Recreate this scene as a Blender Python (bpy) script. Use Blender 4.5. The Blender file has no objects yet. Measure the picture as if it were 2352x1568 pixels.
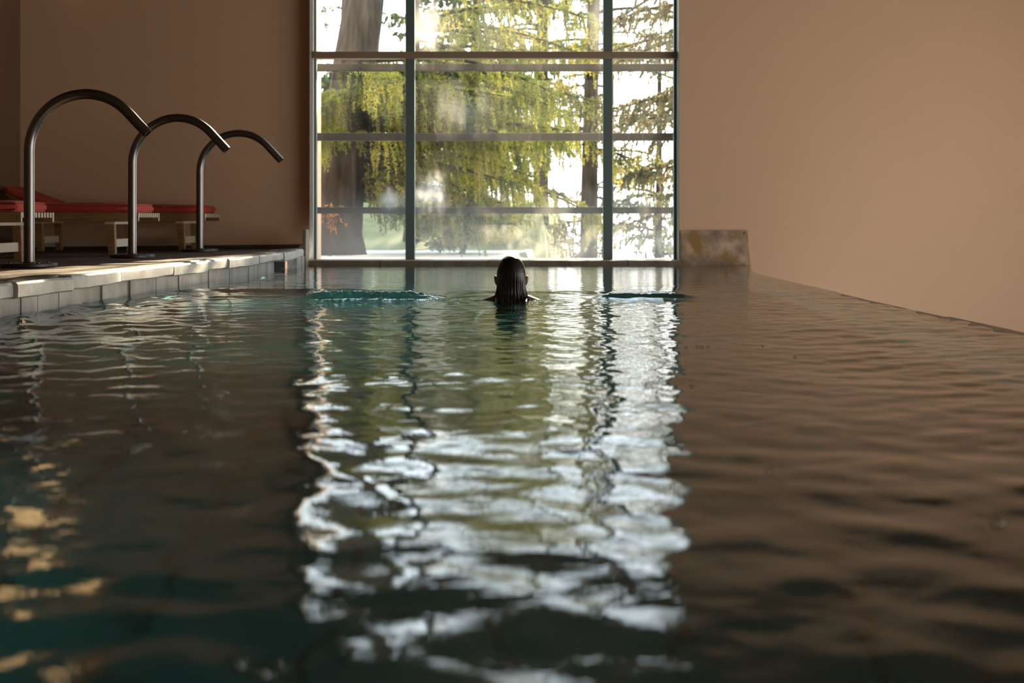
import bpy, bmesh, math, random
import numpy as np
from mathutils import Vector, Matrix

sc = bpy.context.scene
COL = sc.collection
PI = math.pi
R = math.radians

# ------------------------------------------------------------------ camera
cam = bpy.data.cameras.new('camera')
cam.sensor_width = 36.0
cam.lens = 44.0
cam.shift_y = -0.1195
cam.clip_start = 0.05
cam.clip_end = 400
cam.dof.use_dof = True
cam.dof.focus_distance = 7.75
cam.dof.aperture_fstop = 2.8
cam_o = bpy.data.objects.new('camera', cam)
cam_o.location = (0, 0, 0.5)
cam_o.rotation_euler = (R(90), 0, 0)
COL.objects.link(cam_o)
sc.camera = cam_o

# ------------------------------------------------------------------ sky, sun, exposure
sc.view_settings.view_transform = 'Standard'
sc.view_settings.look = 'None'
sc.view_settings.gamma = 1.0
sc.view_settings.exposure = 0.0
sc.view_settings.use_curve_mapping = False
world = bpy.data.worlds.new('misty_sky')
sc.world = world
world.use_nodes = True
bg = world.node_tree.nodes['Background']
bg.inputs[0].default_value = (0.95, 0.97, 1.0, 1)
bg.inputs[1].default_value = 5.0
_t = world.node_tree
_tc = _t.nodes.new('ShaderNodeTexCoord'); _sp = _t.nodes.new('ShaderNodeSeparateXYZ'); _rp = _t.nodes.new('ShaderNodeValToRGB')
_t.links.new(_tc.outputs['Generated'], _sp.inputs[0]); _t.links.new(_sp.outputs['Z'], _rp.inputs['Fac']); _t.links.new(_rp.outputs['Color'], bg.inputs[0])
_e = _rp.color_ramp.elements
_e[0].position = 0.02; _e[0].color = (1.0, 0.975, 0.93, 1)      # warm mist at the horizon
_e[1].position = 0.40; _e[1].color = (0.66, 0.84, 1.0, 1)       # pale blue overhead
_m = _e.new(0.16); _m.color = (0.90, 0.96, 1.0, 1)
sun = bpy.data.lights.new('sun', 'SUN')
sun.energy = 26.0
sun.color = (1.0, 0.84, 0.58)
sun.angle = R(0.8)
sun_o = bpy.data.objects.new('sun', sun)
sdir = Vector((-0.20, -1.0, -0.46)).normalized()     # the way the light travels
sun_o.rotation_euler = sdir.to_track_quat('-Z', 'Y').to_euler()
sun_o.location = (6, 30, 12)
COL.objects.link(sun_o)

def area(name, loc, look, sx, sy, energy, color=(1, 1, 1), portal=False):
    l = bpy.data.lights.new(name, 'AREA')
    l.shape = 'RECTANGLE'; l.size = sx; l.size_y = sy
    l.energy = energy; l.color = color
    if portal:
        l.cycles.is_portal = True
    o = bpy.data.objects.new(name, l)
    o.location = loc
    o.rotation_euler = Vector(look).to_track_quat('-Z', 'Y').to_euler()
    COL.objects.link(o)
    return o
area('window_portal', (-0.19, 14.12, 1.95), (0, -1, 0), 4.1, 3.9, 1, portal=True)
area('side_portal', (7.9, 5.6, 0.5), (-1, 0, 0), 3.9, 10.2, 1, portal=True)

# ------------------------------------------------------------------ helpers
def prop(o, label=None, cat=None, group=None, kind=None):
    if label: o['label'] = label
    if cat: o['category'] = cat
    if group: o['group'] = group
    if kind: o['kind'] = kind
    return o

def mesh_obj(name, me, m=None, parent=None, smooth=False):
    o = bpy.data.objects.new(name, me)
    COL.objects.link(o)
    if m: me.materials.append(m)
    if parent: o.parent = parent
    if smooth:
        me.polygons.foreach_set('use_smooth', [True] * len(me.polygons))
    return o

def obj(name, bm, m=None, parent=None, smooth=False, angle=None):
    bmesh.ops.recalc_face_normals(bm, faces=bm.faces)
    me = bpy.data.meshes.new(name)
    bm.to_mesh(me); bm.free()
    o = mesh_obj(name, me, m, parent, smooth)
    if angle is not None:
        me.set_sharp_from_angle(angle=R(angle))
    return o

def empty(name, loc, rz=0):
    o = bpy.data.objects.new(name, None)
    o.empty_display_size = 0.1
    o.location = loc; o.rotation_euler = (0, 0, rz)
    COL.objects.link(o)
    return o

def copy_tree(o, parent=None):
    c = o.copy(); COL.objects.link(c)
    if parent: c.parent = parent
    for ch in list(o.children):
        copy_tree(ch, c)
    return c

def box(bm, x0, x1, y0, y1, z0, z1, bev=0.0, seg=2, mat=None):
    vs = [bm.verts.new(p) for p in ((x0,y0,z0),(x1,y0,z0),(x1,y1,z0),(x0,y1,z0),(x0,y0,z1),(x1,y0,z1),(x1,y1,z1),(x0,y1,z1))]
    fs = [bm.faces.new([vs[i] for i in f]) for f in ((3,2,1,0),(4,5,6,7),(0,1,5,4),(1,2,6,5),(2,3,7,6),(3,0,4,7))]
    if mat is not None:
        for v in vs: v.co = mat @ v.co
    if bev > 0:
        es = list({e for f in fs for e in f.edges})
        bmesh.ops.bevel(bm, geom=es, offset=bev, segments=seg, profile=0.5, affect='EDGES')
    return vs

def sweep(bm, pts, rad, n=16, cap=True, jitter=None):
    pts = [Vector(p) for p in pts]
    if not hasattr(rad, '__len__'): rad = [rad] * len(pts)
    rings = []
    t0 = (pts[1] - pts[0]).normalized()
    up = Vector((0, 0, 1)) if abs(t0.z) < 0.9 else Vector((0, 1, 0))
    u = t0.cross(up).normalized()
    for i, p in enumerate(pts):
        if i == 0: t = t0
        elif i == len(pts) - 1: t = (pts[i] - pts[i-1]).normalized()
        else: t = (pts[i+1] - pts[i-1]).normalized()
        u = (u - t * u.dot(t)).normalized()
        v = t.cross(u)
        ring = []
        for k in range(n):
            a = 2 * PI * k / n
            r = rad[i] * (jitter(i, k) if jitter else 1)
            ring.append(bm.verts.new(p + (u * math.cos(a) + v * math.sin(a)) * r))
        rings.append(ring)
    for a, b in zip(rings, rings[1:]):
        for k in range(n):
            bm.faces.new((a[k], a[(k+1) % n], b[(k+1) % n], b[k]))
    if cap:
        bm.faces.new(rings[0][::-1]); bm.faces.new(rings[-1])
    return rings

def lathe(bm, prof, n=40, loc=(0, 0, 0)):
    rings = []
    for r, z in prof:
        rings.append([bm.verts.new((loc[0] + r*math.cos(2*PI*k/n), loc[1] + r*math.sin(2*PI*k/n), loc[2] + z)) for k in range(n)])
    for a, b in zip(rings, rings[1:]):
        for k in range(n):
            bm.faces.new((a[k], a[(k+1) % n], b[(k+1) % n], b[k]))
    bm.faces.new(rings[0][::-1]); bm.faces.new(rings[-1])

# ------------------------------------------------------------------ materials
class NT:
    def __init__(self, name):
        self.m = bpy.data.materials.new(name); self.m.use_nodes = True
        self.t = self.m.node_tree
        for n in list(self.t.nodes): self.t.nodes.remove(n)
        self.out = self.t.nodes.new('ShaderNodeOutputMaterial')
    def n(self, typ, **kw):
        nd = self.t.nodes.new('ShaderNode' + typ)
        for k, v in kw.items():
            if k.startswith('i_'):
                key = k[2:].replace('_', ' ')
                nd.inputs[key].default_value = v
            else: setattr(nd, k, v)
        return nd
    def l(self, a, b): self.t.links.new(a, b)
    def pos(self, scale=(1, 1, 1), obj=False):
        if obj: src = self.n('TexCoord').outputs['Object']
        else: src = self.n('NewGeometry').outputs['Position']
        mp = self.n('Mapping'); mp.inputs['Scale'].default_value = scale
        self.l(src, mp.inputs['Vector'])
        return mp.outputs['Vector']
    def noise(self, vec, scale, detail=4, rough=0.5):
        nd = self.n('TexNoise'); nd.inputs['Scale'].default_value = scale
        nd.inputs['Detail'].default_value = detail; nd.inputs['Roughness'].default_value = rough
        self.l(vec, nd.inputs['Vector'])
        return nd.outputs['Fac']
    def ramp(self, fac, stops):
        r = self.n('ValToRGB')
        while len(r.color_ramp.elements) < len(stops): r.color_ramp.elements.new(0.5)
        for e, (p, c) in zip(r.color_ramp.elements, stops):
            e.position = p; e.color = (*c, 1) if len(c) == 3 else c
        self.l(fac, r.inputs['Fac'])
        return r.outputs['Color']
    def mix(self, fac, a, b, mode='MIX'):
        nd = self.n('Mix', data_type='RGBA', blend_type=mode)
        for sock, v in ((nd.inputs[0], fac), (nd.inputs[6], a), (nd.inputs[7], b)):
            if hasattr(v, 'node'): self.l(v, sock)
            elif isinstance(v, (int, float)): sock.default_value = v
            else: sock.default_value = (*v, 1)
        return nd.outputs[2]
    def math(self, op, a, b=0.0, clamp=False):
        nd = self.n('Math', operation=op, use_clamp=clamp)
        for i, v in enumerate((a, b)):
            if hasattr(v, 'node'): self.l(v, nd.inputs[i])
            else: nd.inputs[i].default_value = v
        return nd.outputs[0]
    def bump(self, h, strength=0.3, dist=0.01):
        b = self.n('Bump'); b.inputs['Strength'].default_value = strength
        b.inputs['Distance'].default_value = dist
        self.l(h, b.inputs['Height'])
        return b.outputs['Normal']
    def principled(self, color, rough=0.5, metal=0.0, normal=None, **kw):
        p = self.n('BsdfPrincipled')
        for k, v in (('Base Color', color), ('Roughness', rough), ('Metallic', metal)):
            if hasattr(v, 'node'): self.l(v, p.inputs[k])
            elif isinstance(v, (int, float)): p.inputs[k].default_value = v
            else: p.inputs[k].default_value = (*v, 1)
        if normal is not None: self.l(normal, p.inputs['Normal'])
        for k, v in kw.items(): p.inputs[k.replace('_', ' ')].default_value = v
        self.l(p.outputs[0], self.out.inputs[0])
        return self.m

def m_plaster(name, c, grain=0.25):
    n = NT(name); v = n.pos()
    f = n.noise(v, 0.7, 5, 0.55)
    col = n.mix(n.math('MULTIPLY', f, 0.5), c, tuple(x * 0.86 for x in c))
    b = n.bump(n.noise(v, 260, 3, 0.6), grain, 0.002)
    return n.principled(col, 0.92, normal=b)

def m_stone(name, c1, c2, c3, scale=3.0, rough=0.6, bump=0.4, ochre=0.0, spec=0.5, stretch=(1, 1, 1)):
    n = NT(name); v = n.pos(stretch)
    f = n.noise(v, scale, 8, 0.62)
    col = n.ramp(f, [(0.3, c1), (0.5, c2), (0.68, c3)])
    if ochre:
        g = n.noise(v, scale * 0.8 + 0.37, 4, 0.5)
        k = n.math('MULTIPLY', n.ramp(g, [(0.55, (0, 0, 0)), (0.68, (1, 1, 1))]), ochre)
        col = n.mix(k, col, (0.30, 0.15, 0.035))
    b = n.bump(n.noise(v, scale * 9, 8, 0.65), bump, 0.01)
    return n.principled(col, rough, normal=b, Specular_IOR_Level=spec)

def m_wood(name, c1, c2, rough=0.5, scale=(3, 40, 40)):
    n = NT(name); v = n.pos(scale, obj=True)
    f = n.noise(v, 1.0, 6, 0.6)
    col = n.ramp(f, [(0.32, c1), (0.68, c2)])
    return n.principled(col, rough, normal=n.bump(f, 0.15, 0.002))

def m_plain(name, c, rough=0.5, metal=0.0, nscale=30, amt=0.25, **kw):
    n = NT(name); v = n.pos(obj=True)
    f = n.noise(v, nscale, 4, 0.6)
    col = n.mix(n.math('MULTIPLY', f, amt * 2), c, tuple(x * 0.6 for x in c))
    return n.principled(col, rough, metal, normal=n.bump(n.noise(v, nscale * 6, 3), 0.12, 0.002), **kw)

def m_leaf(name, c1, c2, trans, scale=2.0):
    n = NT(name); v = n.pos()
    f = n.noise(v, scale, 3, 0.6)
    col = n.ramp(f, [(0.35, c1), (0.65, c2)])
    d = n.n('BsdfDiffuse'); t = n.n('BsdfTranslucent'); g = n.n('BsdfGlossy')
    g.inputs['Roughness'].default_value = 0.5
    n.l(col, d.inputs['Color']); n.l(col, t.inputs['Color'])
    mx = n.n('MixShader'); mx.inputs[0].default_value = trans
    n.l(d.outputs[0], mx.inputs[1]); n.l(t.outputs[0], mx.inputs[2])
    mx2 = n.n('MixShader'); mx2.inputs[0].default_value = 0.04
    n.l(mx.outputs[0], mx2.inputs[1]); n.l(g.outputs[0], mx2.inputs[2])
    n.l(mx2.outputs[0], n.out.inputs[0])
    return n.m

def m_water():
    n = NT('pool_water'); v = n.pos((1, 1, 1))
    f1 = n.noise(n.pos((1.0, 1.6, 1)), 16, 3, 0.55)
    b = n.bump(f1, 0.10, 0.012)
    fr = n.n('Fresnel'); fr.inputs['IOR'].default_value = 1.33
    g = n.n('BsdfGlossy'); g.inputs['Roughness'].default_value = 0.0
    g.inputs['Color'].default_value = (1, 1, 1, 1)
    r = n.n('BsdfRefraction'); r.inputs['IOR'].default_value = 1.33
    r.inputs['Roughness'].default_value = 0.0
    r.inputs['Color'].default_value = (0.33, 0.78, 0.80, 1)
    for s in (fr, g, r): n.l(b, s.inputs['Normal'])
    mx = n.n('MixShader'); n.l(fr.outputs[0], mx.inputs[0])
    n.l(r.outputs[0], mx.inputs[1]); n.l(g.outputs[0], mx.inputs[2])
    n.l(mx.outputs[0], n.out.inputs[0])
    return n.m

def m_window_glass():
    """Clear panes with condensation and painted haze: a thin veil, heavier at the foot, and a few pale blotches."""
    n = NT('misted_hazy_glass')
    geo = n.n('NewGeometry')
    sep = n.n('SeparateXYZ'); n.l(geo.outputs['Position'], sep.inputs[0])
    v = n.pos()
    nz = n.noise(v, 1.6, 5, 0.6)
    nz2 = n.noise(n.pos((1, 1, 0.5)), 5.5, 4, 0.55)
    streak = n.noise(n.pos((9, 1, 0.35)), 2.0, 3, 0.5)
    low = n.n('MapRange', interpolation_type='SMOOTHSTEP')
    low.inputs['From Min'].default_value = 0.95; low.inputs['From Max'].default_value = 0.0
    low.inputs['To Min'].default_value = 0.0; low.inputs['To Max'].default_value = 0.30
    n.l(sep.outputs['Z'], low.inputs['Value'])
    fog = n.math('ADD', low.outputs[0], n.math('MULTIPLY', n.ramp(nz, [(0.40, (0, 0, 0)), (0.75, (1, 1, 1))]), 0.02))  # this veil also paints the outdoor haze onto the glass
    fog = n.math('ADD', fog, n.math('MULTIPLY', n.ramp(streak, [(0.5, (0, 0, 0)), (0.8, (1, 1, 1))]), 0.02))
    for (bx, bz, rx, rz, a) in ((-1.00, 2.62, 0.22, 0.30, 0.9), (-0.98, 0.78, 0.27, 0.22, 1.2), (-1.36, 0.72, 0.16, 0.12, 0.9),
                                (-0.55, 1.70, 0.34, 0.30, 0.30), (-0.35, 2.55, 0.9, 0.35, 0.10), (0.95, 2.7, 0.16, 0.5, 0.22)):
        dx = n.math('DIVIDE', n.math('SUBTRACT', sep.outputs['X'], bx), rx)
        dz = n.math('DIVIDE', n.math('SUBTRACT', sep.outputs['Z'], bz), rz)
        d = n.math('SQRT', n.math('ADD', n.math('MULTIPLY', dx, dx), n.math('MULTIPLY', dz, dz)))
        d = n.math('ADD', d, n.math('MULTIPLY', n.math('SUBTRACT', nz2, 0.5), 2.2))
        k = n.n('MapRange', interpolation_type='SMOOTHSTEP')
        k.inputs['From Min'].default_value = 1.3; k.inputs['From Max'].default_value = -0.5
        k.inputs['To Max'].default_value = a * 0.6
        n.l(d, k.inputs['Value'])
        fog = n.math('ADD', fog, k.outputs[0])
    fog = n.math('ADD', fog, 0.012)
    fog = n.math('MINIMUM', fog, 0.75)
    tr = n.n('BsdfTransparent'); tr.inputs[0].default_value = (0.95, 0.97, 0.95, 1)
    tl = n.n('BsdfTranslucent'); tl.inputs[0].default_value = (0.50, 0.49, 0.46, 1)
    gl = n.n('BsdfGlossy'); gl.inputs['Roughness'].default_value = 0.02
    m1 = n.n('MixShader'); n.l(fog, m1.inputs[0]); n.l(tr.outputs[0], m1.inputs[1]); n.l(tl.outputs[0], m1.inputs[2])
    fr = n.n('Fresnel'); fr.inputs['IOR'].default_value = 1.35
    m2 = n.n('MixShader'); n.l(fr.outputs[0], m2.inputs[0]); n.l(m1.outputs[0], m2.inputs[1]); n.l(gl.outputs[0], m2.inputs[2])
    n.l(m2.outputs[0], n.out.inputs[0])
    return n.m

def m_tiles():
    """Pool bottom: dark blue-green natural stone slabs with open joints."""
    n = NT('pool_floor_slabs'); v = n.pos()
    rot = n.n('Mapping'); rot.inputs['Rotation'].default_value = (0, 0, R(90)); n.l(v, rot.inputs['Vector'])
    wob = n.n('TexNoise'); wob.inputs['Scale'].default_value = 2.5; n.l(v, wob.inputs['Vector'])
    add = n.n('VectorMath', operation='MULTIPLY_ADD'); add.inputs[1].default_value = (0.05, 0.05, 0)
    n.l(wob.outputs['Color'], add.inputs[0]); n.l(rot.outputs[0], add.inputs[2])
    br = n.n('TexBrick'); br.inputs['Scale'].default_value = 1.0
    br.inputs['Brick Width'].default_value = 0.75; br.inputs['Row Height'].default_value = 0.42
    br.inputs['Mortar Size'].default_value = 0.018
    br.inputs['Color1'].default_value = (0.042, 0.115, 0.125, 1); br.inputs['Color2'].default_value = (0.06, 0.12, 0.118, 1)
    br.inputs['Mortar'].default_value = (0.016, 0.016, 0.012, 1)
    n.l(add.outputs[0], br.inputs['Vector'])
    f = n.noise(v, 1.7, 6, 0.6)
    col = n.mix(n.math('MULTIPLY', f, 0.9), br.outputs['Color'], (0.075, 0.072, 0.05))
    return n.principled(col, 0.7)

M = {}
M['plaster'] = m_plaster('warm_plaster', (0.71, 0.455, 0.285))
M['reveal'] = m_plaster('white_reveal', (0.78, 0.75, 0.70), 0.1)
M['brown'] = m_plaster('dark_brown_wall', (0.17, 0.095, 0.055), 0.15)
M['ceil'] = m_wood('ceiling_boards', (0.085, 0.052, 0.032), (0.15, 0.095, 0.06), 0.6, (12, 0.6, 1))
M['base'] = m_plain('dark_baseboard', (0.06, 0.05, 0.04), 0.6)
M['deck'] = m_stone('deck_stone', (0.05, 0.034, 0.025), (0.125, 0.088, 0.064), (0.23, 0.17, 0.125), 5.0, 0.65, 0.6, spec=0.25)
M['coping'] = m_stone('pale_coping_stone', (0.36, 0.33, 0.30), (0.50, 0.465, 0.43), (0.62, 0.585, 0.55), 4.0, 0.5, 0.25, ochre=0.22)
M['tilewall'] = m_stone('grey_pool_tiles', (0.20, 0.18, 0.165), (0.33, 0.30, 0.275), (0.44, 0.405, 0.375), 6.0, 0.5, 0.3, ochre=0.3, stretch=(1, 1, 0.35))
M['weir'] = m_stone('wet_weir_stone', (0.16, 0.13, 0.10), (0.25, 0.20, 0.155), (0.34, 0.28, 0.22), 5.0, 0.35, 0.3)
M['slab'] = m_stone('mottled_slab_stone', (0.20, 0.125, 0.075), (0.42, 0.28, 0.175), (0.60, 0.42, 0.28), 5.5, 0.55, 0.3, ochre=0.95)
M['sill'] = m_stone('brown_sill_stone', (0.17, 0.12, 0.08), (0.25, 0.18, 0.12), (0.34, 0.25, 0.17), 6.0, 0.5, 0.3)
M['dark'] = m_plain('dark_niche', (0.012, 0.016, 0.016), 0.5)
M['frame'] = m_plain('grey_green_frame', (0.13, 0.175, 0.165), 0.45, 0.0)
M['transom'] = m_plain('brown_transom', (0.33, 0.235, 0.16), 0.5)
M['outer'] = m_plain('dark_outer_bar', (0.030, 0.024, 0.020), 0.6)
M['water'] = m_water()
M['glass'] = m_window_glass()
nb = NT('bubble_film')
fb = nb.n('Fresnel'); fb.inputs['IOR'].default_value = 1.33
tb = nb.n('BsdfTransparent'); gb = nb.n('BsdfGlossy'); gb.inputs['Roughness'].default_value = 0.03
mb = nb.n('MixShader'); nb.l(fb.outputs[0], mb.inputs[0]); nb.l(tb.outputs[0], mb.inputs[1]); nb.l(gb.outputs[0], mb.inputs[2])
nb.l(mb.outputs[0], nb.out.inputs[0])
M['glassy'] = nb.m
M['tiles'] = m_tiles()
M['poolside'] = m_stone('pool_side_stone', (0.10, 0.13, 0.12), (0.18, 0.21, 0.19), (0.24, 0.25, 0.22), 3.0, 0.7, 0.3)
M['steel'] = m_plain('brushed_steel', (0.22, 0.21, 0.195), 0.30, 1.0, 60, 0.15)
M['steelbase'] = m_plain('dark_steel_plate', (0.13, 0.125, 0.12), 0.42, 1.0, 50, 0.2)
M['wood'] = m_wood('lounger_teak', (0.19, 0.095, 0.032), (0.36, 0.20, 0.075), 0.5)
M['wood_lit'] = m_wood('lounger_teak_lit', (0.50, 0.40, 0.29), (0.66, 0.55, 0.42), 0.6, (60, 60, 60))  # paler teak, paints the lit look onto end and cross faces
M['red'] = m_plain('red_canvas', (0.46, 0.055, 0.028), 0.85, 0.0, 90, 0.2)
M['piping'] = m_plain('red_piping', (0.50, 0.09, 0.06), 0.7, 0.0, 90, 0.1)
M['skin'] = m_plain('wet_skin', (0.20, 0.105, 0.062), 0.32, 0.0, 12, 0.12, Subsurface_Weight=0.1)
M['swimsuit'] = m_plain('black_swimsuit', (0.012, 0.012, 0.014), 0.5)
M['bark'] = m_stone('furrowed_bark', (0.012, 0.009, 0.007), (0.034, 0.027, 0.02), (0.075, 0.06, 0.046), 7.0, 0.9, 1.0, spec=0.1, stretch=(1, 1, 0.16))
M['larch'] = m_leaf('larch_needles', (0.05, 0.095, 0.014), (0.46, 0.42, 0.05), 0.6, 1.6)
M['larch2'] = m_leaf('larch_needles_pale', (0.07, 0.11, 0.02), (0.46, 0.39, 0.06), 0.6, 1.5)
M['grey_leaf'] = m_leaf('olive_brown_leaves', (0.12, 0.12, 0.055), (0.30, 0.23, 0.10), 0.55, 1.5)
M['misty_leaf'] = m_leaf('misted_leaves', (0.14, 0.16, 0.12), (0.26, 0.27, 0.20), 0.5, 1.2)  # greying by mist is painted into the leaf colour
M['dark_leaf'] = m_leaf('deep_green_leaves', (0.045, 0.075, 0.022), (0.12, 0.14, 0.035), 0.45, 0.8)
M['sunpatch_leaf'] = m_leaf('sunpatch_leaves', (0.34, 0.12, 0.035), (0.50, 0.22, 0.07), 0.5, 4.0)  # orange stands in for a sun patch at the trunk foot
M['terrace'] = m_stone('pale_terrace_paving', (0.52, 0.48, 0.43), (0.62, 0.58, 0.53), (0.72, 0.68, 0.62), 3.0, 0.8, 0.2)
M['grass'] = m_stone('mown_grass', (0.09, 0.105, 0.045), (0.14, 0.15, 0.065), (0.19, 0.195, 0.09), 4.0, 0.95, 0.8, spec=0.1)
nh = NT('wet_black_hair')
vh = nh.pos((90, 90, 3.0), obj=True)
fh = nh.noise(vh, 1.0, 4, 0.6)
M['hair'] = nh.principled(nh.ramp(fh, [(0.3, (0.004, 0.0035, 0.0035)), (0.7, (0.013, 0.011, 0.011))]), 0.30, normal=nh.bump(fh, 0.55, 0.004), Specular_IOR_Level=0.42)
nl = NT('added_lamp_emission')
em = nl.n('Emission'); em.inputs[0].default_value = (1.0, 0.60, 0.26, 1); em.inputs[1].default_value = 2.6  # glow of the added corner lamp
nl.l(em.outputs[0], nl.out.inputs[0])
M['lamp'] = nl.m

# ------------------------------------------------------------------ the setting
YW = 13.74              # room face of the window wall
YG = 13.99              # glass
XL, XRV = -2.213, 1.836  # window opening
ZT = 3.86               # window head
ZC = 4.0               # ceiling
XR = 2.62               # end of the stone slab and of the pool at its far corner
XSIDE = 7.8             # unseen right side of the hall, glazing added as a daylight source
ZLOW = -1.9             # lower terrace beyond the overflow edge
XLW = -5.644            # left wall
YREAR = -4.0
YCOR = 14.36            # left rear corner

def interp(y, tab):
    ys = [a for a, b in tab]; xs = [b for a, b in tab]
    return np.interp(y, ys, xs)
COPE = [(-4, -2.75), (0, -2.70), (6.2, -2.566), (8.7, -2.395), (11, -2.262), (12.4, -2.19), (13.7, -2.245)]
WALL = [(-4, -2.78), (0, -2.74), (6.2, -2.59), (8.7, -2.475), (11.6, -2.34), (12.2, -2.30), (13.9, -2.30)]
def deck_z(x): return 0.17 - 0.011 * max(0.0, -x - 2.2)

def structure(name, bm, m, **kw):
    o = obj(name, bm, m, **kw); o['kind'] = 'structure'; return o

# window wall right of and above the opening; left window wall leans back to the corner
bm = bmesh.new()
box(bm, XRV, XSIDE + 0.3, YW, YW + 0.45, ZLOW - 0.1, ZC + 0.1)
structure('wall_back', bm, M['plaster'])
bm = bmesh.new()
box(bm, XL, XRV, YW, YW + 0.45, ZT, ZC + 0.1)
structure('wall_front', bm, M['plaster'])   # lintel over the window
bm = bmesh.new()
a = [(XL - 0.005, 14.09), (-3.4, 14.15), (XLW, YCOR), (XLW - 0.3, YCOR + 0.4), (XL - 0.005, YW + 0.8)]
lo = [bm.verts.new((x, y, -1.5)) for x, y in a]; hi = [bm.verts.new((x, y, ZC + 0.1)) for x, y in a]
for k in range(5): bm.faces.new((lo[k], lo[(k+1) % 5], hi[(k+1) % 5], hi[k]))
bm.faces.new(lo[::-1]); bm.faces.new(hi)
structure('wall_left', bm, M['plaster'], smooth=True, angle=40)
bm = bmesh.new()
a = [(XLW, YCOR + 0.02), (-6.35, 10.9), (-6.35, YREAR), (-6.6, YREAR), (-6.6, YCOR + 0.3), (XLW - 0.05, YCOR + 0.3)]
lo = [bm.verts.new((x, y, -0.2)) for x, y in a]; hi = [bm.verts.new((x, y, ZC + 0.1)) for x, y in a]
for k in range(6): bm.faces.new((lo[k], lo[(k+1) % 6], hi[(k+1) % 6], hi[k]))
bm.faces.new(lo[::-1]); bm.faces.new(hi)
structure('wall_far_left', bm, M['brown'])
bm = bmesh.new()
box(bm, XSIDE, XSIDE + 0.3, YREAR, YW, 2.4, ZC + 0.1); box(bm, XSIDE, XSIDE + 0.3, YREAR, YW, ZLOW - 0.1, -1.4)
box(bm, XSIDE, XSIDE + 0.3, YREAR, 0.5, -1.4, 2.4); box(bm, XSIDE, XSIDE + 0.3, 10.7, YW, -1.4, 2.4)
structure('wall_right', bm, M['plaster'])
bm = bmesh.new(); box(bm, XR, XSIDE, YREAR, YW, ZLOW - 0.1, ZLOW)
structure('floor_lower', bm, M['coping'])
w2 = empty('unseen_side_window', (XSIDE, 5.6, 0.5)); w2['kind'] = 'structure'  # unseen glazing, added to let daylight into the room
for yy in (-5.1, -2.55, 0.0, 2.55, 5.04):
    bm = bmesh.new(); box(bm, 0.1, 0.2, yy, yy + 0.06, -1.9, 1.9, 0.004); obj('mullion', bm, M['frame'], w2)
for zz in (-1.9, 0.6, 1.84):
    bm = bmesh.new(); box(bm, 0.11, 0.19, -5.1, 5.1, zz, zz + 0.06, 0.004); obj('transom', bm, M['frame'], w2)
bm = bmesh.new(); box(bm, XLW - 0.8, XSIDE + 0.3, YREAR - 0.3, YREAR, ZLOW - 0.1, ZC + 0.1)
structure('wall_rear', bm, M['plaster'])
bm = bmesh.new(); box(bm, XLW - 1.0, XSIDE + 0.3, YREAR - 0.3, YCOR + 0.5, ZC, ZC + 0.25)
structure('ceiling', bm, M['ceil'])

# deck: rough split-stone paving, falling slightly away from the pool
rng = np.random.default_rng(5)
def ground_mesh(name, xs_of, ys, nx, zf, m):
    V, F = [], []
    for j, y in enumerate(ys):
        x0, x1 = xs_of(y)
        for i in range(nx):
            x = x0 + (x1 - x0) * i / (nx - 1)
            V.append((x, y, zf(x, y)))
    for j in range(len(ys) - 1):
        for i in range(nx - 1):
            k = j * nx + i
            F.append((k, k + 1, k + nx + 1, k + nx))
    me = bpy.data.meshes.new(name); me.from_pydata(V, [], F)
    return mesh_obj(name, me, m, smooth=True)
def vnoise(x, y, s=1.0, seed=0):
    return (math.sin(x*2.1*s + 1.3*seed) * math.sin(y*1.7*s + 0.7*seed) + 0.6*math.sin(x*4.7*s + y*3.1*s + seed) + 0.4*math.sin(x*9.1*s - y*8.3*s + 2*seed)) / 2.0
o = ground_mesh('floor', lambda y: (-6.4, interp(y, COPE) - 0.16), np.concatenate([np.arange(-4, 5.5, 0.5), np.arange(5.5, 14.4, 0.06)]), 90,
                lambda x, y: deck_z(x) + 0.004 * vnoise(x, y, 3.0, 1), M['deck'])
o['kind'] = 'structure'

# coping stones along the left edge, and the course of tiles below them
rr = random.Random(11)
bm = bmesh.new()
y = -4.0
joints = [5.35, 5.92, 6.43, 7.13, 7.87, 8.83]
k = 0
segs = []
while y < 13.55:
    if y < 5.35: y2 = min(5.35, y + rr.uniform(0.5, 0.9))
    elif k < len(joints) - 1: y2 = joints[k + 1]; k += 1
    else: y2 = y + rr.uniform(0.55, 0.95)
    if y2 > 13.3: y2 = 13.66
    segs.append((y, y2)); y = y2
for (ya, yb) in segs:
    off = rr.uniform(-0.013, 0.013); dz = rr.uniform(-0.006, 0.006); h = 0.078 + rr.uniform(-0.006, 0.006)
    nseg = 6; tops = []
    prev = None
    for s in range(nseg + 1):
        yy = ya + 0.004 + (yb - ya - 0.008) * s / nseg
        xe = interp(yy, COPE) + off + rr.uniform(-0.007, 0.007)
        if s in (0, nseg): xe -= 0.004
        zt = 0.176 + dz + rr.uniform(-0.003, 0.003)
        zb = 0.176 + dz - h + rr.uniform(-0.004, 0.004)
        ring = [bm.verts.new(p) for p in ((xe - 0.30, yy, zt - 0.01), (xe - 0.10, yy, zt), (xe - 0.012, yy, zt), (xe, yy, zt - 0.012),
                                          (xe + 0.002, yy, (zt + zb) / 2), (xe, yy, zb + 0.008), (xe - 0.012, yy, zb), (xe - 0.30, yy, zb))]
        if prev:
            for q in range(8): bm.faces.new((prev[q], prev[(q+1) % 8], ring[(q+1) % 8], ring[q]))
        else: bm.faces.new(ring[::-1])
        prev = ring
    bm.faces.new(prev)
cop = structure('trim_1', bm, M['coping'], smooth=True, angle=40)

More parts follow.
